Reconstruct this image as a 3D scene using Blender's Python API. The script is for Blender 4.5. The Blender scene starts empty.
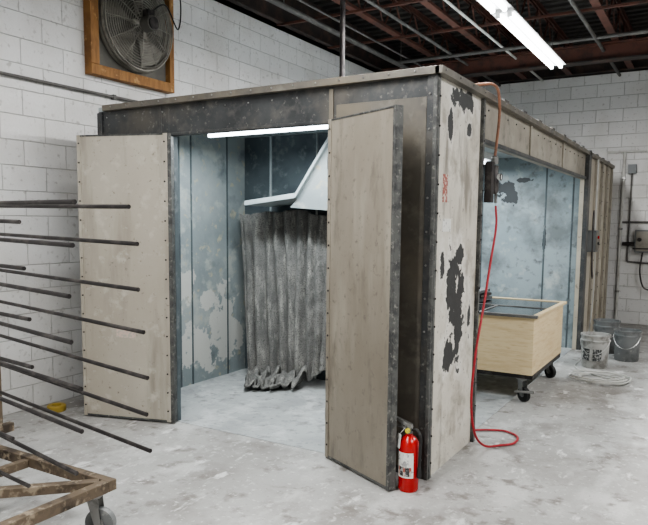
import bpy, bmesh, math, random
from mathutils import Vector, Matrix, noise
random.seed(4)
S=bpy.context.scene

# ------------------------------------------------------------ materials
def lin(c):
    o=[]
    for v in c:
        v=v/255.0
        o.append(v/12.92 if v<=0.04045 else ((v+0.055)/1.055)**2.4)
    return (o[0],o[1],o[2],1)

def new_mat(name):
    m=bpy.data.materials.new(name); m.use_nodes=True
    nt=m.node_tree; b=nt.nodes['Principled BSDF']
    return m,nt,b

def layered(name, base, layers=(), rough=0.6, metal=0.0, bump=0.0, bscale=60):
    """layers: (scale, detail, lo, hi, colour, stretch xyz, offset)"""
    m,nt,b=new_mat(name)
    N=nt.nodes; L=nt.links
    tc=N.new('ShaderNodeTexCoord')
    rgb=N.new('ShaderNodeRGB'); rgb.outputs[0].default_value=lin(base); cur=rgb.outputs[0]
    for i,ly in enumerate(layers):
        sc,det,lo,hi,col=ly[:5]
        st=ly[5] if len(ly)>5 else (1,1,1)
        off=ly[6] if len(ly)>6 else (i*3.7,i*1.3,i*2.1)
        mp=N.new('ShaderNodeMapping'); mp.inputs['Scale'].default_value=st; mp.inputs['Location'].default_value=off
        L.new(tc.outputs['Object'],mp.inputs[0])
        nz=N.new('ShaderNodeTexNoise'); nz.inputs['Scale'].default_value=sc; nz.inputs['Detail'].default_value=det
        nz.inputs['Roughness'].default_value=0.6
        L.new(mp.outputs[0],nz.inputs['Vector'])
        rp=N.new('ShaderNodeMapRange'); rp.inputs['From Min'].default_value=lo; rp.inputs['From Max'].default_value=hi
        L.new(nz.outputs['Fac'],rp.inputs['Value'])
        mx=N.new('ShaderNodeMix'); mx.data_type='RGBA'
        L.new(rp.outputs[0],mx.inputs[0]); L.new(cur,mx.inputs[6]); mx.inputs[7].default_value=lin(col)
        cur=mx.outputs[2]
    L.new(cur,b.inputs['Base Color'])
    b.inputs['Roughness'].default_value=rough; b.inputs['Metallic'].default_value=metal
    if bump>0:
        nz=N.new('ShaderNodeTexNoise'); nz.inputs['Scale'].default_value=bscale; nz.inputs['Detail'].default_value=5
        L.new(tc.outputs['Object'],nz.inputs['Vector'])
        bp=N.new('ShaderNodeBump'); bp.inputs['Strength'].default_value=bump; bp.inputs['Distance'].default_value=0.01
        L.new(nz.outputs['Fac'],bp.inputs['Height']); L.new(bp.outputs[0],b.inputs['Normal'])
    return m

def patchy(name, base, patches, layers=(), rough=0.55, metal=0.0, patch_col=(30,30,30), axis='Y', warp=0.25, wscale=9, halo=None):
    """paint with localised flaked-off spots. patches: (a, z, ra, rz) in world metres (a is X or Y)"""
    m=layered(name,base,layers,rough,metal,bump=0.15,bscale=40)
    nt=m.node_tree;N=nt.nodes;L=nt.links;b=N['Principled BSDF']
    cur=b.inputs['Base Color'].links[0].from_socket
    tc=[n for n in N if n.type=='TEX_COORD'][0]
    sep=N.new('ShaderNodeSeparateXYZ'); L.new(tc.outputs['Object'],sep.inputs[0])
    nz=N.new('ShaderNodeTexNoise'); nz.inputs['Scale'].default_value=wscale; nz.inputs['Detail'].default_value=6; nz.inputs['Roughness'].default_value=0.65
    L.new(tc.outputs['Object'],nz.inputs['Vector'])
    def math_(op,a,bv):
        n=N.new('ShaderNodeMath'); n.operation=op
        for k,v in ((0,a),(1,bv)):
            if isinstance(v,(int,float)): n.inputs[k].default_value=v
            else: L.new(v,n.inputs[k])
        return n.outputs[0]
    total=None
    for (a,z,ra,rz) in patches:
        da=math_('DIVIDE',math_('SUBTRACT',sep.outputs[axis],a),ra)
        dz=math_('DIVIDE',math_('SUBTRACT',sep.outputs['Z'],z),rz)
        d=math_('SQRT',math_('ADD',math_('MULTIPLY',da,da),math_('MULTIPLY',dz,dz)),0)
        total=d if total is None else math_('MINIMUM',total,d)
    w=math_('MULTIPLY',math_('SUBTRACT',nz.outputs['Fac'],0.5),warp*14)
    val=math_('ADD',total,w)
    rp=N.new('ShaderNodeMapRange'); rp.inputs['From Min'].default_value=0.95; rp.inputs['From Max'].default_value=0.88
    L.new(val,rp.inputs['Value'])
    if halo:
        r2=N.new('ShaderNodeMapRange'); r2.inputs['From Min'].default_value=1.7; r2.inputs['From Max'].default_value=0.9
        r2.inputs['To Max'].default_value=0.6
        L.new(val,r2.inputs['Value'])
        mh=N.new('ShaderNodeMix'); mh.data_type='RGBA'; L.new(r2.outputs[0],mh.inputs[0]); L.new(cur,mh.inputs[6]); mh.inputs[7].default_value=lin(halo)
        cur=mh.outputs[2]
    mx=N.new('ShaderNodeMix'); mx.data_type='RGBA'
    L.new(rp.outputs[0],mx.inputs[0]); L.new(cur,mx.inputs[6]); mx.inputs[7].default_value=lin(patch_col)
    L.new(mx.outputs[2],b.inputs['Base Color'])
    return m

def block_mat(name, plane):
    m,nt,b=new_mat(name); N=nt.nodes; L=nt.links
    tc=N.new('ShaderNodeTexCoord'); sep=N.new('ShaderNodeSeparateXYZ'); L.new(tc.outputs['Object'],sep.inputs[0])
    cb=N.new('ShaderNodeCombineXYZ'); L.new(sep.outputs['Y' if plane=='YZ' else 'X'],cb.inputs[0]); L.new(sep.outputs['Z'],cb.inputs[1])
    br=N.new('ShaderNodeTexBrick'); L.new(cb.outputs[0],br.inputs['Vector'])
    br.inputs['Scale'].default_value=1.0; br.inputs['Brick Width'].default_value=0.4; br.inputs['Row Height'].default_value=0.2
    br.inputs['Mortar Size'].default_value=0.005; br.inputs['Mortar Smooth'].default_value=0.8
    br.inputs['Color1'].default_value=lin((216,216,215)); br.inputs['Color2'].default_value=lin((207,207,206)); br.inputs['Mortar'].default_value=lin((168,167,165))
    nz=N.new('ShaderNodeTexNoise'); nz.inputs['Scale'].default_value=1.3; nz.inputs['Detail'].default_value=8; L.new(tc.outputs['Object'],nz.inputs['Vector'])
    rp=N.new('ShaderNodeMapRange'); rp.inputs['From Min'].default_value=0.45; rp.inputs['From Max'].default_value=0.72; rp.inputs['To Max'].default_value=0.6
    L.new(nz.outputs['Fac'],rp.inputs['Value'])
    mx=N.new('ShaderNodeMix'); mx.data_type='RGBA'; L.new(rp.outputs[0],mx.inputs[0]); L.new(br.outputs['Color'],mx.inputs[6]); mx.inputs[7].default_value=lin((180,177,171))
    n2=N.new('ShaderNodeTexNoise'); n2.inputs['Scale'].default_value=22; n2.inputs['Detail'].default_value=5; L.new(tc.outputs['Object'],n2.inputs['Vector'])
    r2=N.new('ShaderNodeMapRange'); r2.inputs['From Min'].default_value=0.60; r2.inputs['From Max'].default_value=0.72; r2.inputs['To Max'].default_value=0.6
    L.new(n2.outputs['Fac'],r2.inputs['Value'])
    m2=N.new('ShaderNodeMix'); m2.data_type='RGBA'; L.new(r2.outputs[0],m2.inputs[0]); L.new(mx.outputs[2],m2.inputs[6]); m2.inputs[7].default_value=lin((146,143,138))
    L.new(m2.outputs[2],b.inputs['Base Color']); b.inputs['Roughness'].default_value=0.75
    n3=N.new('ShaderNodeTexNoise'); n3.inputs['Scale'].default_value=50; n3.inputs['Detail'].default_value=4; L.new(tc.outputs['Object'],n3.inputs['Vector'])
    ad=N.new('ShaderNodeMath'); ad.operation='MULTIPLY_ADD'; L.new(n3.outputs['Fac'],ad.inputs[0]); ad.inputs[1].default_value=0.8
    inv=N.new('ShaderNodeMath'); inv.operation='SUBTRACT'; inv.inputs[0].default_value=1; L.new(br.outputs['Fac'],inv.inputs[1]); L.new(inv.outputs[0],ad.inputs[2])
    bp=N.new('ShaderNodeBump'); bp.inputs['Strength'].default_value=0.8; bp.inputs['Distance'].default_value=0.008
    L.new(ad.outputs[0],bp.inputs['Height']); L.new(bp.outputs[0],b.inputs['Normal'])
    return m

def emis(name,col,st):
    m,nt,b=new_mat(name); b.inputs['Emission Color'].default_value=lin(col); b.inputs['Emission Strength'].default_value=st
    b.inputs['Base Color'].default_value=lin((240,240,240)); return m

M={}
M['blkL']=block_mat('painted_block_yz','YZ'); M['blkB']=block_mat('painted_block_xz','XZ')
M['floor']=layered('dusty_concrete',(152,151,148),[
    (0.7,8,0.40,0.62,(168,168,166)),
    (1.5,10,0.50,0.66,(130,127,123)),
    (3.5,10,0.53,0.64,(178,178,176),(1,.6,1)),
    (8,10,0.55,0.68,(120,116,111)),
    (5,10,0.60,0.66,(200,200,198),(1.6,.7,1),(9,4,2)),
    (24,8,0.58,0.68,(192,192,190)),
    (60,6,0.6,0.72,(122,119,114))],rough=0.7,bump=0.12,bscale=30)
M['bfloor']=layered('overspray_floor',(162,166,166),[(2,8,0.45,0.65,(148,151,152)),(5,10,0.50,0.64,(182,185,185)),(8,10,0.55,0.68,(128,129,128)),(20,6,0.58,0.72,(124,127,128))],rough=0.85,bump=0.2,bscale=40)
M['deck']=layered('roof_deck',(50,47,46),[(2,4,0.4,0.7,(70,66,62))],rough=0.8)
M['joist']=layered('red_oxide_steel',(92,58,48),[(6,5,0.45,0.7,(56,42,38))],rough=0.7)
M['joistd']=layered('dark_roof_steel',(48,42,40),[(6,5,0.45,0.7,(80,62,54))],rough=0.7)
M['galvd']=layered('dirty_galvanised_dark',(74,76,77),[(3,9,0.40,0.66,(54,56,58)),(9,9,0.5,0.7,(94,93,90)),(2.2,7,0.5,0.7,(94,90,84)),(30,5,.6,.7,(112,111,107))],rough=0.5,metal=0.3,bump=0.06)
M['galvm']=layered('dusty_galvanised_mid',(110,106,98),[(3,9,0.42,0.66,(88,85,80)),(10,9,0.52,0.7,(126,122,113)),(1.8,5,0.5,0.7,(120,113,100))],rough=0.5,metal=0.25,bump=0.06)
M['galvl']=layered('dusty_galvanised_light',(152,147,136),[(3,9,0.42,0.66,(130,124,113)),(10,9,0.55,0.7,(108,104,97)),(1.2,5,0.5,0.7,(164,158,146))],rough=0.55,metal=0.15,bump=0.06)
M['edge']=layered('bare_edge_steel',(94,95,93),[(14,8,0.45,0.62,(66,67,67)),(40,6,0.56,0.68,(132,131,126))],rough=0.5,metal=0.3,bump=0.15)
M['doorL']=layered('dusty_door_sheet',(180,175,163),[(1.0,9,0.40,0.66,(164,157,144),(1,1,0.6)),(3,9,0.52,0.72,(144,138,126),(2,2,0.3)),(9,9,.56,.7,(188,184,173)),(30,6,0.62,0.72,(122,116,107))],rough=0.42,metal=0.1,bump=0.04)
M['doorR']=layered('grimy_door_sheet',(150,143,131),[(0.9,9,0.40,0.64,(126,119,107),(1,1,0.5)),(3,9,0.5,0.72,(162,156,143),(2,2,0.3)),(7,9,.55,.7,(114,108,98),(1.5,1.5,.4)),(26,8,0.58,0.74,(110,104,96))],rough=0.36,metal=0.2,bump=0.04)
M['side']=patchy('flaking_white_panel',(202,198,188),[(4.2,2.36,.22,.07),(3.95,2.16,.04,.09),(4.3,2.2,.05,.05),(4.05,1.2,.12,.22),(4.2,1.0,.10,.30),(4.02,.74,.10,.12),(3.88,1.32,.05,.1),(4.42,.95,.04,.16),(4.2,1.36,.1,.06)],
    [(2,9,0.42,0.68,(186,180,167)),(6,9,0.52,0.66,(160,154,142)),(3,9,.56,.68,(134,128,118),(2,2,.4)),(35,6,0.62,0.7,(118,114,108))],patch_col=(48,49,49),axis='Y',halo=(224,222,216),warp=.27,wscale=8)
M['far']=layered('cream_panel',(184,177,162),[(2,7,0.45,0.7,(164,156,141)),(16,6,0.6,0.68,(136,129,117))],rough=0.5,metal=.1)
M['blue']=patchy('pale_blue_booth_skin',(150,157,157),[(4.6,.98,.16,.2),(4.95,.8,.1,.12),(5.2,.55,.2,.3),(4.8,.35,.3,.2),(4.4,1.5,.05,.15),(5.3,.4,.2,.2),(4.35,.5,.12,.25)],
    [(1.5,9,0.42,0.62,(129,138,140)),(4,9,0.54,0.64,(166,170,166)),(9,8,0.58,0.66,(170,166,148)),(3,8,.56,.7,(106,115,118))],patch_col=(188,188,183),axis='Y',warp=.34,wscale=6)
M['blueF']=patchy('pale_blue_end_wall',(148,160,164),[(-2.45,2.05,.15,.09),(-2.37,1.93,.09,.10),(-2.2,2.14,.14,.03),(-1.92,1.4,.02,.14)],
    [(1.5,9,0.42,0.66,(130,144,149)),(5,8,0.56,0.68,(172,178,177)),(2.4,9,.50,.66,(110,118,120)),(9,9,.56,.7,(96,101,102))],patch_col=(46,50,53),axis='X',warp=.25,wscale=7)
M['blued']=layered('blue_grey_sheet_and_shade',(84,93,97),[(3,8,0.45,0.65,(68,77,82)),(9,8,0.56,0.68,(112,118,120))],rough=0.55,metal=.1)
M['bluel']=layered('light_blue_sheet',(168,176,178),[(3,8,0.5,0.7,(148,157,160))],rough=0.5)
M['blanket']=layered('dusty_fibre_blanket',(122,121,118),[(4,9,0.40,0.62,(96,96,94)),(18,9,0.5,0.66,(148,147,142),(1,1,.2)),(90,4,0.5,0.65,(84,84,82))],rough=1.0,bump=0.7,bscale=80)
M['wood']=layered('pale_plywood',(208,189,152),[(3,6,0.45,0.65,(196,173,134),(1,1,8)),(9,4,0.55,0.7,(186,161,122),(1,1,10))],rough=0.55)
M['pine']=layered('framing_lumber',(144,104,60),[(4,6,0.45,0.65,(116,80,44),(1,6,1)),(12,5,0.6,0.7,(172,136,90))],rough=0.7)
M['glass']=layered('dark_glossy_top',(40,44,46),[(2,4,.45,.7,(66,72,74))],rough=0.12)
M['rod']=layered('blackened_steel_rod',(46,43,43),[(9,6,0.5,0.65,(80,76,74))],rough=0.4,metal=.4)
M['rust']=layered('worn_brown_steel',(106,93,78),[(6,8,0.45,0.6,(64,55,47)),(20,8,0.54,0.66,(154,141,122))],rough=0.65,metal=.2,bump=.15)
M['black']=layered('black_rubber',(28,28,28),[(8,4,.5,.7,(52,52,52))],rough=0.7)
M['steel']=layered('plated_steel',(150,150,148),[(12,5,.5,.7,(95,93,90))],rough=0.35,metal=.8)
M['fan']=layered('fan_grey',(134,131,123),[(6,6,.45,.65,(102,98,91))],rough=0.5,metal=.3)
M['fandk']=layered('fan_back_dark',(88,86,81),[(3,5,.45,.65,(106,104,98))],rough=0.8)
M['red']=layered('extinguisher_red',(170,18,18),[(3,3,.5,.8,(146,14,14))],rough=0.25)
M['hose']=layered('red_rubber_hose',(160,30,42),[(20,4,.5,.7,(132,38,44))],rough=0.5)
M['tan']=layered('tan_hose',(140,98,76),[(20,4,.5,.7,(104,76,60))],rough=0.6)
M['white']=layered('label_white',(215,215,210),[(40,3,.55,.62,(150,150,150))],rough=0.5)
M['redlab']=layered('red_sticker',(152,84,74),[(45,3,.5,.55,(196,184,172))],rough=0.5)
M['pinklab']=layered('pale_sticker',(196,178,167),[(60,3,.5,.55,(172,168,158))],rough=0.5)
M['yellow']=layered('yellow_gauge',(200,190,60),[],rough=0.4)
M['bktw']=layered('pail_dirty_white',(160,160,157),[(7,6,.48,.62,(112,110,106))],rough=0.45)
M['bktg']=layered('pail_grey',(106,108,108),[(7,6,.5,.65,(80,82,82)),(14,6,.58,.66,(134,134,132))],rough=0.5)
M['lab']=layered('pail_label_dark',(50,52,54),[(50,3,.52,.56,(150,150,148))],rough=0.5)
M['box']=layered('electrical_box_grey',(106,110,112),[(5,4,.5,.7,(84,86,88))],rough=0.5,metal=.2)
M['pvc']=layered('painted_conduit',(190,190,186),[(5,4,.5,.7,(156,154,148))],rough=0.6)
M['cdark']=layered('dark_conduit',(84,82,80),[(5,4,.5,.7,(110,108,104))],rough=0.6)
M['fix']=layered('fixture_white',(225,225,225),[],rough=0.5)
M['tube']=emis('fluorescent_tube',(250,252,255),14)
M['tubeb']=emis('booth_tube',(238,247,255),7)
M['cable']=layered('grey_cable',(180,180,176),[],rough=0.6)
M['ylw2']=layered('yellow_tape',(150,128,54),[],rough=0.6)

# ------------------------------------------------------------ mesh builder
class MB:
    def __init__(s): s.bm=bmesh.new(); s.mats=[]
    def mi(s,k):
        if k not in s.mats: s.mats.append(k)
        return s.mats.index(k)
    def hexa(s,pts,k):
        v=[s.bm.verts.new(p) for p in pts]; i=s.mi(k)
        for f in ((3,2,1,0),(4,5,6,7),(0,1,5,4),(1,2,6,5),(2,3,7,6),(3,0,4,7)):
            fc=s.bm.faces.new([v[j] for j in f]); fc.material_index=i
    def box(s,x0,x1,y0,y1,z0,z1,k):
        s.hexa([(x0,y0,z0),(x1,y0,z0),(x1,y1,z0),(x0,y1,z0),(x0,y0,z1),(x1,y0,z1),(x1,y1,z1),(x0,y1,z1)],k)
    def obox(s,o,u,n,u0,u1,n0,n1,z0,z1,k):
        o=Vector(o);u=Vector(u);n=Vector(n);Z=Vector((0,0,1))
        P=lambda a,b,c:o+u*a+n*b+Z*c
        s.hexa([P(u0,n0,z0),P(u1,n0,z0),P(u1,n1,z0),P(u0,n1,z0),P(u0,n0,z1),P(u1,n0,z1),P(u1,n1,z1),P(u0,n1,z1)],k)
    def prism(s,pts,d,k):
        d=Vector(d); i=s.mi(k)
        a=[s.bm.verts.new(p) for p in pts]; b=[s.bm.verts.new(Vector(p)+d) for p in pts]
        n=len(pts)
        s.bm.faces.new(a).material_index=i; s.bm.faces.new(b[::-1]).material_index=i
        for j in range(n):
            s.bm.faces.new([a[j],b[j],b[(j+1)%n],a[(j+1)%n]]).material_index=i
    def tube(s,pts,r,k,seg=10,close=False,radii=None):
        pts=[Vector(p) for p in pts]; n=len(pts); i=s.mi(k)
        t0=(pts[1]-pts[0]).normalized()
        up=Vector((0,0,1)) if abs(t0.z)<.9 else Vector((1,0,0))
        nrm=(up-t0*up.dot(t0)).normalized(); rings=[]
        for j in range(n):
            if close: t=(pts[(j+1)%n]-pts[j-1]).normalized()
            else: t=(pts[min(j+1,n-1)]-pts[max(j-1,0)]).normalized()
            nrm=(nrm-t*nrm.dot(t))
            nrm=nrm.normalized() if nrm.length>1e-6 else t.orthogonal().normalized()
            b=t.cross(nrm); rr=radii[j] if radii else r
            rings.append([s.bm.verts.new(pts[j]+(nrm*math.cos(a)+b*math.sin(a))*rr) for a in [2*math.pi*q/seg for q in range(seg)]])
        m=n if close else n-1
        for j in range(m):
            A=rings[j];B=rings[(j+1)%n]
            for q in range(seg):
                s.bm.faces.new([A[q],A[(q+1)%seg],B[(q+1)%seg],B[q]]).material_index=i
        if not close:
            s.bm.faces.new(rings[0][::-1]).material_index=i; s.bm.faces.new(rings[-1]).material_index=i
    def cyl(s,p0,p1,r,k,seg=16,r2=None): s.tube([p0,p1],r,k,seg,radii=[r,r if r2 is None else r2])
    def ring(s,c,ax,R,r,k,n=40,seg=8):
        c=Vector(c);ax=Vector(ax).normalized();a=ax.orthogonal().normalized();b=ax.cross(a)
        s.tube([c+(a*math.cos(t)+b*math.sin(t))*R for t in [2*math.pi*q/n for q in range(n)]],r,k,seg,close=True)
    def lathe(s,c,prof,k,seg=28,ax='Z'):
        c=Vector(c); i=s.mi(k); rings=[]
        for (r,h) in prof:
            rings.append([s.bm.verts.new(c+Vector((r*math.cos(a),r*math.sin(a),h))) for a in [2*math.pi*q/seg for q in range(seg)]])
        for A,B in zip(rings,rings[1:]):
            for q in range(seg):
                s.bm.faces.new([A[q],A[(q+1)%seg],B[(q+1)%seg],B[q]]).material_index=i
        s.bm.faces.new(rings[0][::-1]).material_index=i; s.bm.faces.new(rings[-1]).material_index=i
    def done(s,name,bevel=0,parent=None,center=False):
        me=bpy.data.meshes.new(name)
        bmesh.ops.recalc_face_normals(s.bm,faces=s.bm.faces[:])
        for f in s.bm.faces: f.smooth=True
        off=Vector((0,0,0))
        if center:
            xs=[v.co for v in s.bm.verts]
            off=Vector(((min(v.x for v in xs)+max(v.x for v in xs))/2,(min(v.y for v in xs)+max(v.y for v in xs))/2,min(v.z for v in xs)))
            for v in s.bm.verts: v.co-=off
        s.bm.to_mesh(me); s.bm.free()
        me.set_sharp_from_angle(angle=math.radians(32))
        for k in s.mats: me.materials.append(M[k])
        o=bpy.data.objects.new(name,me); S.collection.objects.link(o); o.location=off
        if bevel:
            b=o.modifiers.new('bevel','BEVEL'); b.width=bevel; b.segments=2; b.limit_method='ANGLE'; b.angle_limit=math.radians(50)
        if parent: o.parent=parent
        return o

def cr(pts,n=8):
    P=[Vector(p) for p in pts]; P=[P[0]*2-P[1]]+P+[P[-1]*2-P[-2]]; out=[]
    for i in range(1,len(P)-2):
        a,b,c,d=P[i-1:i+3]
        for j in range(n):
            t=j/n
            out.append(0.5*((2*b)+(c-a)*t+(2*a-5*b+4*c-d)*t*t+(3*b-3*c+d-a)*t**3))
    out.append(P[-2]); return out
def empty(name,loc=(0,0,0)):
    e=bpy.data.objects.new(name,None); S.collection.objects.link(e); e.location=loc; return e

# ------------------------------------------------------------ room
XL,XR,YB,YF,ZW,ZC=-4.85,5.0,11.5,-3.5,3.95,4.42
def simple(name,*a):
    m=MB(); m.box(*a); return m.done(name)
simple('floor',XL-.2,XR+.2,YF-.2,YB+.2,-.15,0,'floor')
simple('wall_left',XL-.2,XL,YF-.2,YB+.2,0,ZC,'blkL')
simple('wall_back',XL,XR,YB,YB+.2,0,ZC,'blkB')
simple('wall_right',XR,XR+.2,YF-.2,YB+.2,0,ZC,'blkL')
simple('wall_front',XL,XR,YF-.2,YF,0,ZC,'blkB')
m=MB()
m.box(XL-.2,XR+.2,YF-.2,YB+.2,ZC+.06,ZC+.16,'deck')
y=YF
while y<YB-.1:
    m.box(XL,XR,y,y+.09,ZC,ZC+.06,'deck'); y+=.2
m.done('ceiling')
m=MB(); m.box(XL,XL+.12,YF,YB,ZW,ZC,'joistd'); m.box(XL,XL+.2,YF,YB,ZW,ZW+.02,'joistd'); m.done('trim_1')
m=MB(); m.box(XL+.2,XR,YB-.12,YB,ZW,ZC,'joistd'); m.box(XL+.2,XR,YB-.2,YB,ZW,ZW+.02,'joistd'); m.done('trim_2')
for xj in (-3.7,-2.9,-2.2,-1.3,-0.5,0.3,1.8,3.3):
    m=MB()
    for dx in (-.03,.012):
        m.box(xj+dx,xj+dx+.018,YF,YB-.2,3.96,4.0,'joist'); m.box(xj+dx,xj+dx+.018,YF,YB-.2,4.36,4.42,'joist')
    m.box(xj-.045,xj+.045,YF,YB-.2,3.955,3.963,'joist'); m.box(xj-.045,xj+.045,YF,YB-.2,4.412,4.42,'joist')
    y=YF; up=False
    while y<YB-.5:
        m.cyl((xj,y,3.98 if up else 4.39),(xj,y+.3,4.39 if up else 3.98),.012,'joist',6); up=not up; y+=.3
    m.done('roof_joist')
m=MB(); yg=9.6
m.box(XL+.2,XR,yg-.09,yg+.09,3.72,3.74,'joistd'); m.box(XL+.2,XR,yg-.09,yg+.09,3.93,3.95,'joist'); m.box(XL+.2,XR,yg-.008,yg+.008,3.74,3.93,'joist')
for yb in (4.4,5.6,6.8,8.0): m.box(XL+.1,XR,yb,yb+.035,3.93,3.955,'joist')
m.done('roof_girder')
m=MB(); m.cyl((-4.1,YF+.05,3.84),(-4.1,YB-.25,3.84),.03,'cdark')
m.cyl((-3.3,YF+.05,3.88),(-3.3,YB-.25,3.88),.018,'cdark')
m.cyl((-1.45,YF+.05,3.86),(-1.45,YB-.25,3.86),.022,'cdark')
m.cyl((-2.6,YF+.05,3.89),(-2.6,YB-.25,3.89),.016,'pvc')
m.cyl((-3.95,YF+.05,3.9),(-3.95,YB-.25,3.9),.013,'cdark')
m.cyl((-4.1,8.9,3.86),(XR-.2,8.9,3.86),.024,'cdark')
for y in (0,3,6,9): m.cyl((-4.1,y,3.84),(-4.1,y,4.45),.008,'cdark',8)
m.done('sprinkler_pipe')
m=MB(); m.cyl((-2.99,5.3,2.47),(-2.99,5.3,4.45),.024,'rod'); m.lathe((-2.99,5.3,2.47),[(.07,0),(.07,.015),(.035,.02),(.035,.06)],'rod'); m.done('support_pole')

# ------------------------------------------------------------ fluorescent lights
def fixture(x,y0,y1,z,e):
    m=MB()
    m.prism([(x-.11,y0,z+.03),(x+.11,y0,z+.03),(x+.06,y0,z+.1),(x-.06,y0,z+.1)],(0,y1-y0,0),'fix')
    for dx in (-.055,.055): m.cyl((x+dx,y0+.02,z+.01),(x+dx,y1-.02,z+.01),.019,'tube',10)
    for dx in (-.055,.055):
        for yy in (y0+.01,y1-.03): m.box(x+dx-.02,x+dx+.02,yy,yy+.02,z-.01,z+.04,'fix')
    for yy in (y0+.3,y1-.3): m.cyl((x,yy,z+.1),(x,yy,3.955),.004,'cdark',6)
    o=m.done('fluorescent_light_fixture')
    l=bpy.data.lights.new('tube_light','AREA'); l.shape='RECTANGLE'; l.size=.2; l.size_y=y1-y0; l.energy=e; l.color=(1,.99,.97)
    lo=bpy.data.objects.new('tube_light',l); S.collection.objects.link(lo); lo.location=(x,(y0+y1)/2,z-.03); lo.parent=o
fixture(-1.85,3.9,6.2,3.5,105); fixture(-1.85,6.32,8.7,3.5,105)
for (x,y,e) in ((1.6,1.5,105),(1.6,5.5,105),(-1.6,-2.6,105),(-2.2,.6,80)): fixture(x,y,y+2.3,3.5,e)  # unseen fixtures, added beside and behind the camera to fill the room with light

# ------------------------------------------------------------ spray booth
bX0,bX1,bY0,bY1,H=-4.33,-1.46,3.71,10.97,2.47
oX0,oX1=-3.57,-2.18; hz=2.2
sY0,sY1=4.56,8.7; shz=2.13
B=empty('spray_booth',(bX0,bY0,0))
def bp(m,name,bev=.003):
    o=m.done(name,bev); o.parent=B; o.location=(-bX0,-bY0,0)
    return o
def bolts(m,pts,r,ax,k='steel'):
    ax=Vector(ax)
    for p in pts: m.cyl(Vector(p),Vector(p)+ax*.008,r,k,8)
m=MB()
m.box(bX0,oX0,bY0,bY0+.05,0,H-.04,'galvd')
m.box(oX0,oX1,bY0,bY0+.05,hz,H-.04,'galvd')
m.box(oX0-.05,oX0,bY0-.012,bY0,0,hz,'edge'); m.box(oX0,oX1,bY0-.012,bY0,hz,hz+.02,'galvd')
m.box(bX0,bX0+.05,bY0-.015,bY0,0,H-.05,'galvd')
m.box(-3.66,-3.64,bY0-.006,bY0,hz,H-.05,'galvd')
bolts(m,[(bX0+.1+i*.2,bY0,H-.09) for i in range(10)],.006,(0,-1,0))
bp(m,'front_panel_with_header')
m=MB()
m.box(oX1,bX1,bY0-.004,bY0+.05,0,H-.04,'galvd')
m.box(oX1+.05,bX1-.06,bY0-.008,bY0-.004,.05,H-.16,'galvm')
m.box(oX1,oX1+.03,bY0-.016,bY0-.004,0,H-.06,'galvm')
m.box(bX1-.055,bX1,bY0-.02,bY0-.004,0,H-.04,'galvd')
m.box(bX1-.012,bX1+.01,bY0-.028,bY0-.004,0,H-.04,'edge')
bolts(m,[(bX1-.035,bY0-.02,.12+i*.2) for i in range(12)],.007,(0,-1,0))
bp(m,'front_corner_panel')
m=MB()
m.box(bX1-.05,bX1,bY0+.05,sY0,0,H-.04,'side')
m.box(bX1,bX1+.012,bY0-.004,bY0+.03,0,H-.04,'edge')
m.box(bX1,bX1+.025,sY0-.03,sY0+.005,0,H-.04,'edge')
m.box(bX1-.06,bX1+.0,sY0,sY0+.03,0,H-.04,'galvl')
bolts(m,[(bX1+.012,bY0+.016,.1+i*.17) for i in range(14)],.006,(1,0,0),'rod')
bolts(m,[(bX1+.025,sY0-.018,.1+i*.17) for i in range(14)],.006,(1,0,0),'rod')
m.box(bX1,bX1+.002,3.84,3.92,1.70,1.87,'redlab')
m.box(bX1,bX1+.002,3.85,4.0,1.52,1.6,'white')
bp(m,'flaking_side_panel')
m=MB()
m.box(bX1-.05,bX1,sY0+.03,sY1,shz,H-.04,'galvl')
m.box(bX1,bX1+.025,sY0,sY1,shz,shz+.03,'galvd')
for y in (5.9,7.3): m.box(bX1,bX1+.015,y,y+.05,shz,H-.04,'galvl')
bolts(m,[(bX1,4.7+i*.25,H-.1) for i in range(16)],.007,(1,0,0),'rod')
bp(m,'side_header')
m=MB()
m.box(bX1-.05,bX1,sY1,bY1,0,H-.04,'far')
m.box(bX1,bX1+.05,sY1,sY1+.16,0,H-.0,'galvd')
for y in (9.45,9.95,10.45,bY1-.05): m.box(bX1,bX1+.03,y,y+.06,0,H-.04,'galvl')
for y in (9.5,10.0,10.5): bolts(m,[(bX1+.03,y-.02,.1+i*.2) for i in range(12)],.008,(1,0,0),'rod')
m.box(bX0,bX1,bY1-.05,bY1,0,H-.04,'far')
bp(m,'rear_plenum_panels')
m=MB()
m.box(bX0,bX0+.05,bY0+.05,bY1-.05,0,H-.04,'blue')
for y in (4.72,5.25): m.box(bX0+.05,bX0+.056,y,y+.018,0,H-.04,'blued')
m.box(bX0+.05,bX0+.052,bY0+.05,4.58,0,H-.04,'blued')
m.box(oX0-.02,oX0+.0,bY0+.05,bY0+.09,0,hz,'blued')
bp(m,'left_skin')
m=MB()
m.box(bX0+.05,-2.75,5.55,5.60,0,H-.04,'blued')  # dark blue-grey here is shade at the back of the interior, put into colour
m.box(-3.95,-3.93,5.53,5.55,0,H-.04,'bluel'); m.box(-3.4,-3.385,5.53,5.55,0,H-.04,'blue')
bp(m,'partition')
m=MB()
m.box(bX0+.05,bX1-.05,sY1+.05,sY1+.1,0,H-.04,'blueF')
for x in (-3.4,-2.75,-1.93,-1.6): m.box(x,x+.02,sY1+.043,sY1+.05,0,H-.04,'blued')
bp(m,'end_wall')
m=MB()
m.box(bX0,bX1,bY0,bY1,H-.04,H-.005,'bluel')
m.box(bX0+.1,bX1+.03,bY0-.05,bY0,H-.045,H,'galvm')
m.box(bX1,bX1+.05,bY0-.05,bY1,H-.045,H,'galvm')
bolts(m,[(bX0+.2+i*.17,bY0-.05,H-.02) for i in range(16)],.006,(0,-1,0))
bolts(m,[(bX1+.05,bY0+i*.25,H-.02) for i in range(28)],.006,(1,0,0))
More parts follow.
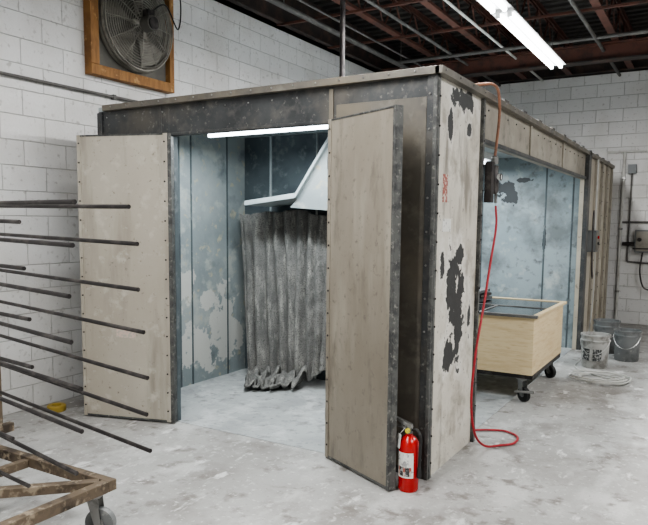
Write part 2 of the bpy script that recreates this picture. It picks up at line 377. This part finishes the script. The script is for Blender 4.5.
for i in range(11): m.box(bX1-.05,bX1+.03,5.0+i*.55,5.12+i*.55,H,H+.03,'galvd')
bp(m,'roof')
m=MB()
m.box(bX0+.05,bX1-.05,bY0+.05,sY1+.05,0.0,.004,'bfloor')
bp(m,'booth_floor_skin',0)
m=MB()
pl=[(-3.85,1.72),(-3.28,1.785),(-2.86,2.38)]
for (a,b) in zip(pl,pl[1:]):
    m.prism([(a[0],4.98,a[1]),(b[0],4.98,b[1]),(b[0],4.98,b[1]+.045),(a[0],4.98,a[1]+.045)],(0,.5,0),'bluel')
m.prism([(-3.36,5.02,1.70),(-2.76,5.02,1.66),(-2.76,5.02,2.42),(-2.9,5.02,2.36),(-3.28,5.02,1.785)],(0,.015,0),'blue')
bp(m,'baffle_hood')
def blamp(x0,x1,y0,y1,z,e):
    m=MB(); m.box(x0,x1,y0,y1,z+.05,H-.04,'fix')
    if x1-x0>y1-y0:
        m.cyl((x0+.02,(y0+y1)/2,z+.02),(x1-.02,(y0+y1)/2,z+.02),.018,'tubeb')
    else: m.cyl(((x0+x1)/2,y0+.02,z+.02),((x0+x1)/2,y1-.02,z+.02),.018,'tubeb')
    o=m.done('booth_lamp'); o.parent=B; o.location=(-bX0,-bY0,0)
    l=bpy.data.lights.new('booth_lamp_light','AREA'); l.shape='RECTANGLE'; l.size=x1-x0; l.size_y=y1-y0; l.energy=e; l.color=(.9,.97,1)
    lo=bpy.data.objects.new('booth_lamp_light',l); S.collection.objects.link(lo); lo.parent=B
    lo.location=((x0+x1)/2-bX0,(y0+y1)/2-bY0,z-.02)
blamp(-3.87,-2.5,4.42,4.56,2.29,32)
blamp(-2.6,-2.45,6.2,8.2,2.3,48)  # added lamp with no visible source, lights the interior behind the side opening

# doors
def door(hinge,tip,dm,side,sticker):
    h=Vector((hinge[0],hinge[1],0)); t=Vector((tip[0],tip[1],0)); W=(t-h).length; u=(t-h).normalized()
    n=Vector((u.y,-u.x,0))
    if n.y>0: n=-n
    m=MB(); z0,z1=.012,2.22
    m.obox(h,u,n,0.0,W,-.006,0,z0,z1,dm)
    for (a,b) in ((0,.03),(W-.03,W)): m.obox(h,u,n,a,b,-.04,-.006,z0,z1,'edge')
    m.obox(h,u,n,.03,W-.03,-.04,-.006,z0,z0+.03,'edge'); m.obox(h,u,n,.03,W-.03,-.04,-.006,z1-.03,z1,'edge')
    m.obox(h,u,n,-.004,.03,0,.006,z0,z1,dm)
    if side=='R':
        m.obox(h,u,n,W-.014,W+.006,0,.012,z0,z1,'edge')
        m.obox(h,u,n,W,W+.008,-.045,.0,z0,z1,'edge')
    else:
        m.obox(h,u,n,W-.03,W,0,.006,z0,z1,dm)
        m.obox(h,u,n,-.035,-.004,-.04,.004,z0,z1,'edge')
    m.obox(h,u,n,.0,W,0,.004,z1-.012,z1,'edge'); m.obox(h,u,n,.0,W,0,.004,z0,z0+.015,'edge')
    for i in range(15):
        z=.1+i*.147
        for a in ((.018,) if side=='R' else (.018,W-.018)):
            p=h+u*a+Vector((0,0,z)); m.cyl(p+n*.004,p+n*.011,.007,'rod',8)
    for z in (.3,1.1,1.95):
        m.cyl(h+Vector((0,0,z-.04))-u*.012-n*.01,h+Vector((0,0,z+.04))-u*.012-n*.01,.011,'steel',10)
    if sticker:
        m.obox(h,u,n,W*.38,W*.60,.0,.002,.66,.73,'pinklab')
    return m.done('booth_door',.002)
door((-3.575,3.69),(-4.30,3.47),'doorL','L',True)
door((-2.175,3.69),(-1.575,3.40),'doorR','R',False)

# blanket hanging in soft vertical folds and slumping onto the floor
m=MB(); nu,nv=180,120; gi=m.mi('blanket'); g=[]
for i in range(nu+1):
    u=i/nu; col=[]
    xt=-4.20+u*1.5
    hem=max(0,(u-.5))*0.85
    ph=noise.noise(Vector((u*5,0,3)))*4
    for j in range(nv+1):
        v=j/nv
        sag=.02*math.sin(u*9+1)+.012*math.sin(u*23)
        z=1.67-sag-.02*u
        L_=z-hem+ (1.0*(1-u/.58)**.5 if u<.58 else 0)
        s=v*L_; ground=.03+hem
        zz=z-s; yy=5.36
        fold=.034*math.sin(u*74+ph+.5*math.sin(v*3+u*5))*(.55+.45*v)
        fold+=noise.noise(Vector((u*16,v*1.3,1.7)))*.055
        nn=noise.noise(Vector((u*34,v*14,4)))*.012
        x=xt+ .34*v*(1-u)**2 +.012*math.sin(v*7+u*14)
        y=yy+fold+nn-.16*v
        if zz<ground and u<.58:
            ex=ground-zz
            y-=ex*.42+.02*math.sin(u*40); x+=ex*.16
            w_=.5+.5*math.sin(ex*13+u*11+.8*math.sin(u*22))
            zz=ground+.09*w_*min(1,ex*8)*max(.2,1-ex*.7)+max(0,fold)*1.4+abs(nn)*2
        zz+=noise.noise(Vector((u*26,v*30,9)))*.012
        col.append(m.bm.verts.new((x,y,max(zz,.02))))
    g.append(col)
for i in range(nu):
    for j in range(nv): m.bm.faces.new([g[i][j],g[i+1][j],g[i+1][j+1],g[i][j+1]]).material_index=gi
o=m.done('filter_blanket')
sd=o.modifiers.new('thick','SOLIDIFY'); sd.thickness=.02; sd.offset=0

# ------------------------------------------------------------ wall fan
F=empty('wall_exhaust_fan',(XL,4.55,3.36))
def fp(m,name,bev=0):
    o=m.done(name,bev); o.parent=F; o.location=(-XL,-4.55,-3.36); return o
m=MB()
fy0,fy1,fz0,fz1=4.02,5.04,2.84,3.92; fx=XL+.09
m.box(XL,fx,fy0,fy1,fz0,fz0+.09,'pine'); m.box(XL,fx,fy0,fy1,fz1-.09,fz1,'pine')
m.box(XL,fx,fy0,fy0+.09,fz0+.09,fz1-.09,'pine'); m.box(XL,fx,fy1-.06,fy1,fz0+.09,fz1-.09,'pine')
m.box(XL,XL+.03,fy0+.09,fy1-.06,fz0+.09,fz1-.09,'fandk')
fp(m,'wood_frame',.004)
cyf=4.55
c=Vector((XL+.10,cyf,3.375)); R=.41
m=MB(); m.cyl((XL+.03,cyf,3.375),(XL+.035,cyf,3.375),R,'fandk',48)
m.ring(c,(1,0,0),R,.016,'fan',56)
m.ring(c-Vector((.05,0,0)),(1,0,0),R,.016,'fan',56)
m.ring(c+Vector((.04,0,0)),(1,0,0),R,.008,'fan',56,6)
for k in range(1,17): m.ring(c+Vector((.07-.03*(k/17)**2,0,0)),(1,0,0),R*k/17,.0045,'fan',44,5)
for k in range(12):
    a=math.pi*2*k/12; d=Vector((0,math.cos(a),math.sin(a)))
    m.tube([c+Vector((.075,0,0))+d*.06,c+Vector((.065,0,0))+d*.25,c+Vector((.03,0,0))+d*R],.005,'fan',6)
fp(m,'guard')
m=MB()
m.cyl(c-Vector((.05,0,0)),c+Vector((.02,0,0)),.06,'fandk',20)
for k in range(5):
    a=math.pi*2*k/5+.3; pts=[]
    for (r,da,dx) in ((.05,-.25,-.02),(.2,-.32,-.03),(.37,-.38,-.035),(.385,.1,.0),(.36,.38,.03),(.2,.3,.02),(.05,.25,.01)):
        pts.append(c+Vector((dx-.01,r*math.cos(a+da),r*math.sin(a+da))))
    m.prism(pts,(.004,0,0),'fan')
fp(m,'blades')
m=MB(); mc=c+Vector((.05,.03,0))
m.cyl(mc,mc+Vector((.12,0,0)),.07,'fandk',24); m.cyl(mc+Vector((.12,0,0)),mc+Vector((.135,0,0)),.055,'rod',24)
m.box(mc.x+.03,mc.x+.1,mc.y-.04,mc.y+.04,mc.z+.06,mc.z+.12,'rod')
m.box(mc.x-.01,mc.x+.02,mc.y-.13,mc.y+.13,mc.z-.02,mc.z+.02,'fan'); m.box(mc.x-.01,mc.x+.02,mc.y-.02,mc.y+.02,mc.z-.13,mc.z+.13,'fan')
m.tube(cr([mc+Vector((.08,0,.1)),mc+Vector((.12,.16,.2)),mc+Vector((.05,.4,.05)),mc+Vector((-.05,.55,.35)),mc+Vector((-.08,.5,.6))]),.007,'black',8)
fp(m,'motor')

# conduits on walls
m=MB(); m.tube([(XL+.03,YF+.1,2.69),(XL+.03,5.3,2.69),(XL+.03,5.3,2.0)],.014,'cdark',10)
for y in (0,2,2.9,4.3): m.box(XL+.001,XL+.045,y,y+.03,2.67,2.71,'cdark')
m.done('electrical_conduit')
m=MB(); m.cyl((-1.6,YB-.03,2.72),(XR-.1,YB-.03,2.72),.016,'pvc',10); m.cyl((-1.34,YB-.03,.05),(-1.34,YB-.03,2.72),.022,'pvc',10)
m.cyl((-1.34,YB-.03,1.62),(XR-.1,YB-.03,1.66),.014,'cdark',10)
m.cyl((-1.22,YB-.03,1.0),(-1.22,YB-.03,2.4),.012,'cdark',10); m.tube([(-1.22,YB-.03,1.0),(-1.0,YB-.03,.98),(XR-.1,YB-.03,.98)],.012,'cdark',10)
for z in (.5,1.5,2.3): m.box(-1.37,-1.31,YB-.055,YB-.001,z,z+.03,'steel')
m.box(-1.28,-1.16,YB-.07,YB-.001,2.38,2.52,'box')
m.done('pipe_run')
m=MB(); m.box(-1.12,-.9,YB-.12,YB-.06,1.15,1.5,'box'); m.box(-1.08,-.94,YB-.06,YB-.002,1.2,1.45,'box'); m.box(-1.1,-.92,YB-.13,YB-.12,1.17,1.48,'fan'); m.cyl((-1.05,YB-.13,1.35),(-1.05,YB-.17,1.35),.03,'rod')
m.box(-1.14,-.88,YB-.14,YB-.12,1.20,1.22,'rod'); m.cyl((-1.30,YB-.08,1.28),(-1.12,YB-.08,1.28),.03,'rod')
m.tube(cr([(-1.0,YB-.09,1.15),(-1.02,YB-.12,.85),(-.95,YB-.12,.6),(-.8,YB-.12,.62),(-.78,YB-.12,1.0),(-.9,YB-.12,1.3)]),.012,'rod',8)
m.done('disconnect_switch_box',.004)

# ------------------------------------------------------------ drying rack
RK=empty('drying_rack',(-3.1,1.85,0))
def rp_(m,name,bev=0):
    o=m.done(name,bev); o.parent=RK; o.location=(3.1,-1.85,0); return o
m=MB(); z0,z1=.225,.28
m.box(-3.85,-2.53,2.17,2.22,z0,z1,'rust'); m.box(-2.58,-2.53,1.2,2.17,z0,z1,'rust'); m.box(-3.85,-2.53,1.15,1.2,z0,z1,'rust')
m.box(-3.85,-3.8,1.2,2.52,z0,z1,'rust'); m.box(-3.2,-3.16,1.2,2.17,z0,z1-.01,'rust')
a=Vector((-2.59,2.16,z0+.01)); b=Vector((-3.16,1.6,z0+.01)); dv=(b-a).normalized(); nn=Vector((-dv.y,dv.x,0))*.025
m.prism([a-nn,a+nn,b+nn,b-nn],(0,0,.045),'rust')
rp_(m,'base_frame',.003)
m=MB()
levels=[1.64,1.475,1.26,1.07,.86,.68,.50]
for yb in (2.42,2.07,1.72):
    m.box(-3.85,-3.8,yb-.025,yb+.025,z1,1.8,'rust')
m.box(-3.85,-3.8,1.7,2.44,1.8,1.85,'rust')
rp_(m,'uprights',.003)
m=MB()
tips=[-2.38,-2.33,-2.33,-2.30,-2.28,-2.29,-2.27]
for r_,(yb,xt) in enumerate(((2.42,0),(2.07,0))):
    for i,z in enumerate(levels):
        jz=random.uniform(-.01,.01); x1=(tips[i] if r_==0 else -2.36+random.uniform(-.03,.06))
        m.cyl((-3.86,yb,z+.01),(x1,yb-.22,z+jz-.005*i),.0105,'rod',12)
for z in (1.58,1.38,1.16,.95,.6,.40):
    m.cyl((-3.86,1.9,z),(-2.62+random.uniform(-.1,.1),1.78,z-.02),.0095,'rod',12)
rp_(m,'rods')
def caster(m,x,y,ztop,r=.05,k='black',ang=0.5):
    d=Vector((math.cos(ang),math.sin(ang),0)); n=Vector((-d.y,d.x,0))
    c=Vector((x,y,r))+d*.03
    m.cyl(c-n*.018,c+n*.018,r,k,24); m.cyl(c-n*.024,c+n*.024,r*.35,'steel',12)
    for s_ in (-1,1):
        o=c+n*(s_*.026); m.prism([o-d*.02-Vector((0,0,.012)),o+d*.015-Vector((0,0,.012)),Vector((x,y,ztop-.02))+n*s_*.026+d*.03,Vector((x,y,ztop-.02))+n*s_*.026-d*.03],n*.003*s_,'steel')
    m.cyl((x,y,ztop-.022),(x,y,ztop-.008),.036,'steel',16); m.box(x-.045,x+.045,y-.045,y+.045,ztop-.008,ztop,'steel')
m=MB()
for (x,y) in ((-2.59,2.13),(-2.59,1.22),(-3.79,2.1),(-3.79,1.24)): caster(m,x,y,z0,.075,'bktg',.4)
rp_(m,'casters')

# ------------------------------------------------------------ wooden cart
CT=empty('wooden_rolling_cart',(-1.8,6.5,0))
def cp(m,name,bev=0):
    o=m.done(name,bev); o.parent=CT; o.location=(1.8,-6.5,0); return o
cx0,cx1,cy0,cy1=-2.3,-1.33,5.8,7.05
m=MB()
m.box(cx0,cx1,cy0,cy0+.02,.27,.76,'wood'); m.box(cx0,cx1,cy1-.02,cy1,.27,.76,'wood')
m.box(cx0,cx0+.02,cy0+.02,cy1-.02,.27,.76,'wood'); m.box(cx1-.02,cx1,cy0+.02,cy1-.02,.27,.76,'wood')
m.box(cx0,cx1,cy0,cy1,.25,.27,'wood')
cp(m,'box_body',.003)
m=MB()
e=.03
m.box(cx0-e,cx1+e,cy0-e,cy0+.02,.76,.785,'cdark'); m.box(cx0-e,cx1+e,cy1-.03,cy1+e,.76,.785,'wood')
m.box(cx0-e,cx0+.03,cy0+.02,cy1-.03,.76,.785,'wood'); m.box(cx1-.015,cx1+e,cy0+.02,cy1-.03,.76,.785,'wood')
m.box(cx0+.03,cx1-.015,6.37,6.4,.76,.785,'cdark'); m.box(-1.83,-1.81,cy0+.02,6.37,.76,.785,'cdark')
m.box(cx0+.03,cx1-.015,cy0+.02,6.37,.762,.778,'glass'); m.box(cx0+.03,cx1-.015,6.4,cy1-.03,.762,.778,'glass')
cp(m,'top',.002)
m=MB()
m.box(cx0,cx1,cy0+.03,cy0+.07,.21,.25,'rod'); m.box(cx0,cx1,cy1-.07,cy1-.03,.21,.25,'rod')
m.box(cx0,cx0+.04,cy0+.07,cy1-.07,.21,.25,'rod'); m.box(cx1-.04,cx1,cy0+.07,cy1-.07,.21,.25,'rod')
for (x,y) in ((cx1-.1,cy0+.07),(cx0+.35,cy0+.07),(cx1-.1,cy1-.1),(cx0+.1,cy1-.1)): caster(m,x,y,.21,.065,'black',-.6)
m.cyl((cx1-.14,cy0-.02,.1),(cx1+.02,cy0+.02,.1),.012,'steel')
cp(m,'dolly_frame')
m=MB()
for i in range(3):
    d=random.uniform(-.02,.02); m.box(-2.28+d,-2.02+d,6.5+d,6.85+d,.786+i*.04,.786+i*.04+.03,'rod' if i%2 else 'box')
m.done('stacked_dark_trays',.003,center=True)

# ------------------------------------------------------------ fire extinguisher
ex,ey=-1.495,3.50
X_=empty('fire_extinguisher',(ex,ey,0))
def xp(m,name,bev=0):
    o=m.done(name,bev); o.parent=X_; o.location=(-ex,-ey,0); return o
m=MB(); r=.06
m.lathe((ex,ey,0),[(r*.9,0),(r,.012),(r,.27),(r*.93,.295),(r*.7,.318),(r*.42,.33),(.02,.335),(.02,.35)],'red',32)
xp(m,'cylinder')
m=MB()
for k in range(9):
    a0=-2.5+k*.2; a1=a0+.2
    m.prism([(ex+(r+.001)*math.cos(a),ey+(r+.001)*math.sin(a),z) for a,z in ((a0,.09),(a1,.09),(a1,.24),(a0,.24))],(0.0006*math.cos(a0),0.0006*math.sin(a0),0),'white')
for k in range(7):
    a0=-2.3+k*.2; a1=a0+.2
    m.prism([(ex+(r+.002)*math.cos(a),ey+(r+.002)*math.sin(a),z) for a,z in ((a0,.1),(a1,.1),(a1,.155),(a0,.155))],(0.0006*math.cos(a0),0.0006*math.sin(a0),0),'lab' if k%3 else 'redlab')
xp(m,'label')
m=MB()
m.cyl((ex,ey,.345),(ex,ey,.385),.021,'steel',16)
m.cyl((ex,ey-.02,.365),(ex,ey-.035,.365),.014,'yellow',16)
m.prism([(ex-.01,ey-.012,.38),(ex+.02,ey-.012,.38),(ex+.015,ey-.012,.40),(ex-.085,ey-.012,.43),(ex-.09,ey-.012,.42)],(0,.024,0),'steel')
m.prism([(ex-.01,ey-.01,.365),(ex-.08,ey-.01,.375),(ex-.085,ey-.01,.385),(ex-.01,ey-.01,.38)],(0,.02,0),'steel')
m.ring((ex-.03,ey-.014,.395),(0,1,0),.014,.002,'steel',20,6)
xp(m,'valve_and_handle')
m=MB()
m.tube(cr([(ex+.015,ey,.365),(ex+.05,ey-.01,.372),(ex+.076,ey-.01,.33),(ex+.074,ey-.01,.25),(ex+.072,ey-.01,.14)]),.009,'black',10)
m.cyl((ex+.072,ey-.01,.15),(ex+.072,ey-.01,.09),.011,'black',12,.014)
xp(m,'discharge_hose')
m=MB(); m.prism([(ex-.075,ey-.03,.26),(ex-.035,ey-.06,.26),(ex-.03,ey-.05,.34),(ex-.06,ey-.03,.345)],(0.001,.001,0),'white'); m.tube([(ex-.045,ey-.04,.34),(ex-.02,ey-.02,.375)],.0015,'white',6)
xp(m,'inspection_tag')

# ------------------------------------------------------------ air line
m=MB()
m.tube(cr([(-1.40,4.76,1.70),(-1.38,4.72,1.55),(-1.37,4.58,1.3),(-1.36,4.42,1.0),(-1.36,4.28,.7),(-1.36,4.22,.4),(-1.35,4.28,.16),(-1.32,4.42,.03),(-1.24,4.54,.012),(-1.17,4.64,.012),(-1.19,4.80,.012),(-1.30,4.88,.012),(-1.42,4.84,.012),(-1.52,4.76,.014)],10),.0085,'hose',10)
m.done('red_air_hose')
m=MB()
m.box(-1.46+.03,-1.38,4.57,4.63,1.72,2.0,'rod')
m.lathe((-1.395,4.68,1.78),[(.012,0),(.03,.01),(.034,.05),(.034,.13),(.028,.15),(.028,.2)],'rod',16)
m.lathe((-1.395,4.68,1.99),[(.02,0),(.026,.01),(.026,.05),(.012,.06)],'steel',16)
m.cyl((-1.37,4.68,1.9),(-1.345,4.68,1.9),.022,'white',16); m.ring((-1.345,4.68,1.9),(1,0,0),.022,.004,'rod',20,6)
m.cyl((-1.395,4.73,1.85),(-1.40,4.75,1.72),.012,'steel',10)
m.tube(cr([(-1.395,4.68,2.04),(-1.38,4.70,2.3),(-1.375,4.66,2.46),(-1.39,4.58,2.52),(-1.47,4.5,2.515),(-1.55,4.42,2.49)],8),.010,'tan',10)
m.done('air_regulator')

# ------------------------------------------------------------ buckets
def bucket(x,y,k,h=.36,r=.15,label=False):
    m=MB()
    m.lathe((x,y,0),[(r*.86,0),(r*.9,.01),(r*.98,h*.8),(r*1.04,h*.8),(r*1.04,h*.84),(r*.99,h*.85),(r,h*.96),(r*1.06,h*.96),(r*1.06,h),(r*.96,h),(r*.95,h*.9),(.01,h*.88)],k,32)
    m.tube([(x+r*1.04*math.cos(a),y+r*1.04*math.sin(a)-.02*math.sin((a-3.3)*1.1),h*.82-.14*math.sin((a-3.3)/2.8*math.pi)) for a in [3.3+q*2.8/16 for q in range(17)]],.004,'steel',6)
    if label:
        for q in range(8):
            a0=3.7+q*.2;a1=a0+.2
            m.prism([(x+(r*.93+.008+z*.04)*math.cos(a),y+(r*.93+.008+z*.04)*math.sin(a),z) for a,z in ((a0,.09),(a1,.09),(a1,.22),(a0,.22))],(.001*math.cos(a0),.001*math.sin(a0),0),'lab' if q%4 else 'bktw')
    m.done('plastic_bucket',center=True)
bucket(-1.10,7.75,'bktw',.37,.15,True)
bucket(-1.12,8.75,'bktg',.40,.15)
bucket(-.84,8.35,'bktg',.36,.145)

m=MB(); pts=[]
for q in range(120):
    a=q*.21; r=.22+.05*math.sin(q*.13)+.02*math.sin(q*.5); pts.append((-.93+r*math.cos(a)*1.1+.02*math.sin(q*.2),7.08+r*math.sin(a),.012+.014*(q%7)/7+q*.0003))
m.tube(pts,.008,'cable',6)
m.tube(cr([pts[0],(-1.05,7.3,.01),(-1.28,7.6,.01),(-1.30,8.2,.02),(-1.33,8.8,.25),(-1.36,9.2,.8),(-1.38,9.28,1.2)],8),.008,'cable',6)
m.done('coiled_cable')
m=MB()
m.box(bX1+.0,bX1+.1,9.15,9.35,1.22,1.5,'box'); m.box(bX1+.1,bX1+.11,9.17,9.33,1.24,1.48,'fan')
m.cyl((bX1+.11,9.25,1.41),(bX1+.13,9.25,1.41),.02,'red'); m.cyl((bX1+.11,9.25,1.33),(bX1+.13,9.25,1.33),.02,'rod')
m.tube(cr([(bX1+.05,9.2,1.22),(bX1+.09,9.1,.9),(bX1+.10,8.95,1.0),(bX1+.08,9.0,1.6),(bX1+.07,9.1,1.75),(bX1+.06,9.2,1.5)]),.008,'rod',8)
m.cyl((bX1+.06,9.3,1.5),(bX1+.06,9.3,2.42),.012,'pvc',8)
m.done('booth_control_box',.003)
m=MB(); m.lathe((-4.62,3.45,0),[(.07,0),(.075,.01),(.075,.045),(.07,.05),(.04,.05),(.04,.01)],'ylw2',24); m.done('tape_roll',center=True)

# ------------------------------------------------------------ world + camera
w=bpy.data.worlds.new('World'); S.world=w; w.use_nodes=True
w.node_tree.nodes['Background'].inputs[0].default_value=(.8,.85,.9,1); w.node_tree.nodes['Background'].inputs[1].default_value=.15
cam=bpy.data.cameras.new('camera'); co=bpy.data.objects.new('camera',cam); S.collection.objects.link(co)
cam.sensor_width=36; cam.lens=36*659/648; cam.clip_start=.05; cam.shift_y=29/648
yaw=math.radians(30.7); pitch=math.radians(-5.98); roll=math.radians(0.55)
R_=Matrix.Rotation(yaw,4,'Z')@Matrix.Rotation(math.pi/2+pitch,4,'X')@Matrix.Rotation(roll,4,'Z')
co.matrix_world=Matrix.Translation((-.01,0,1.57))@R_
S.camera=co
S.view_settings.view_transform='AgX'
try: S.view_settings.look='AgX - Medium High Contrast'
except Exception as e_: print(e_)
S.view_settings.exposure=0.4
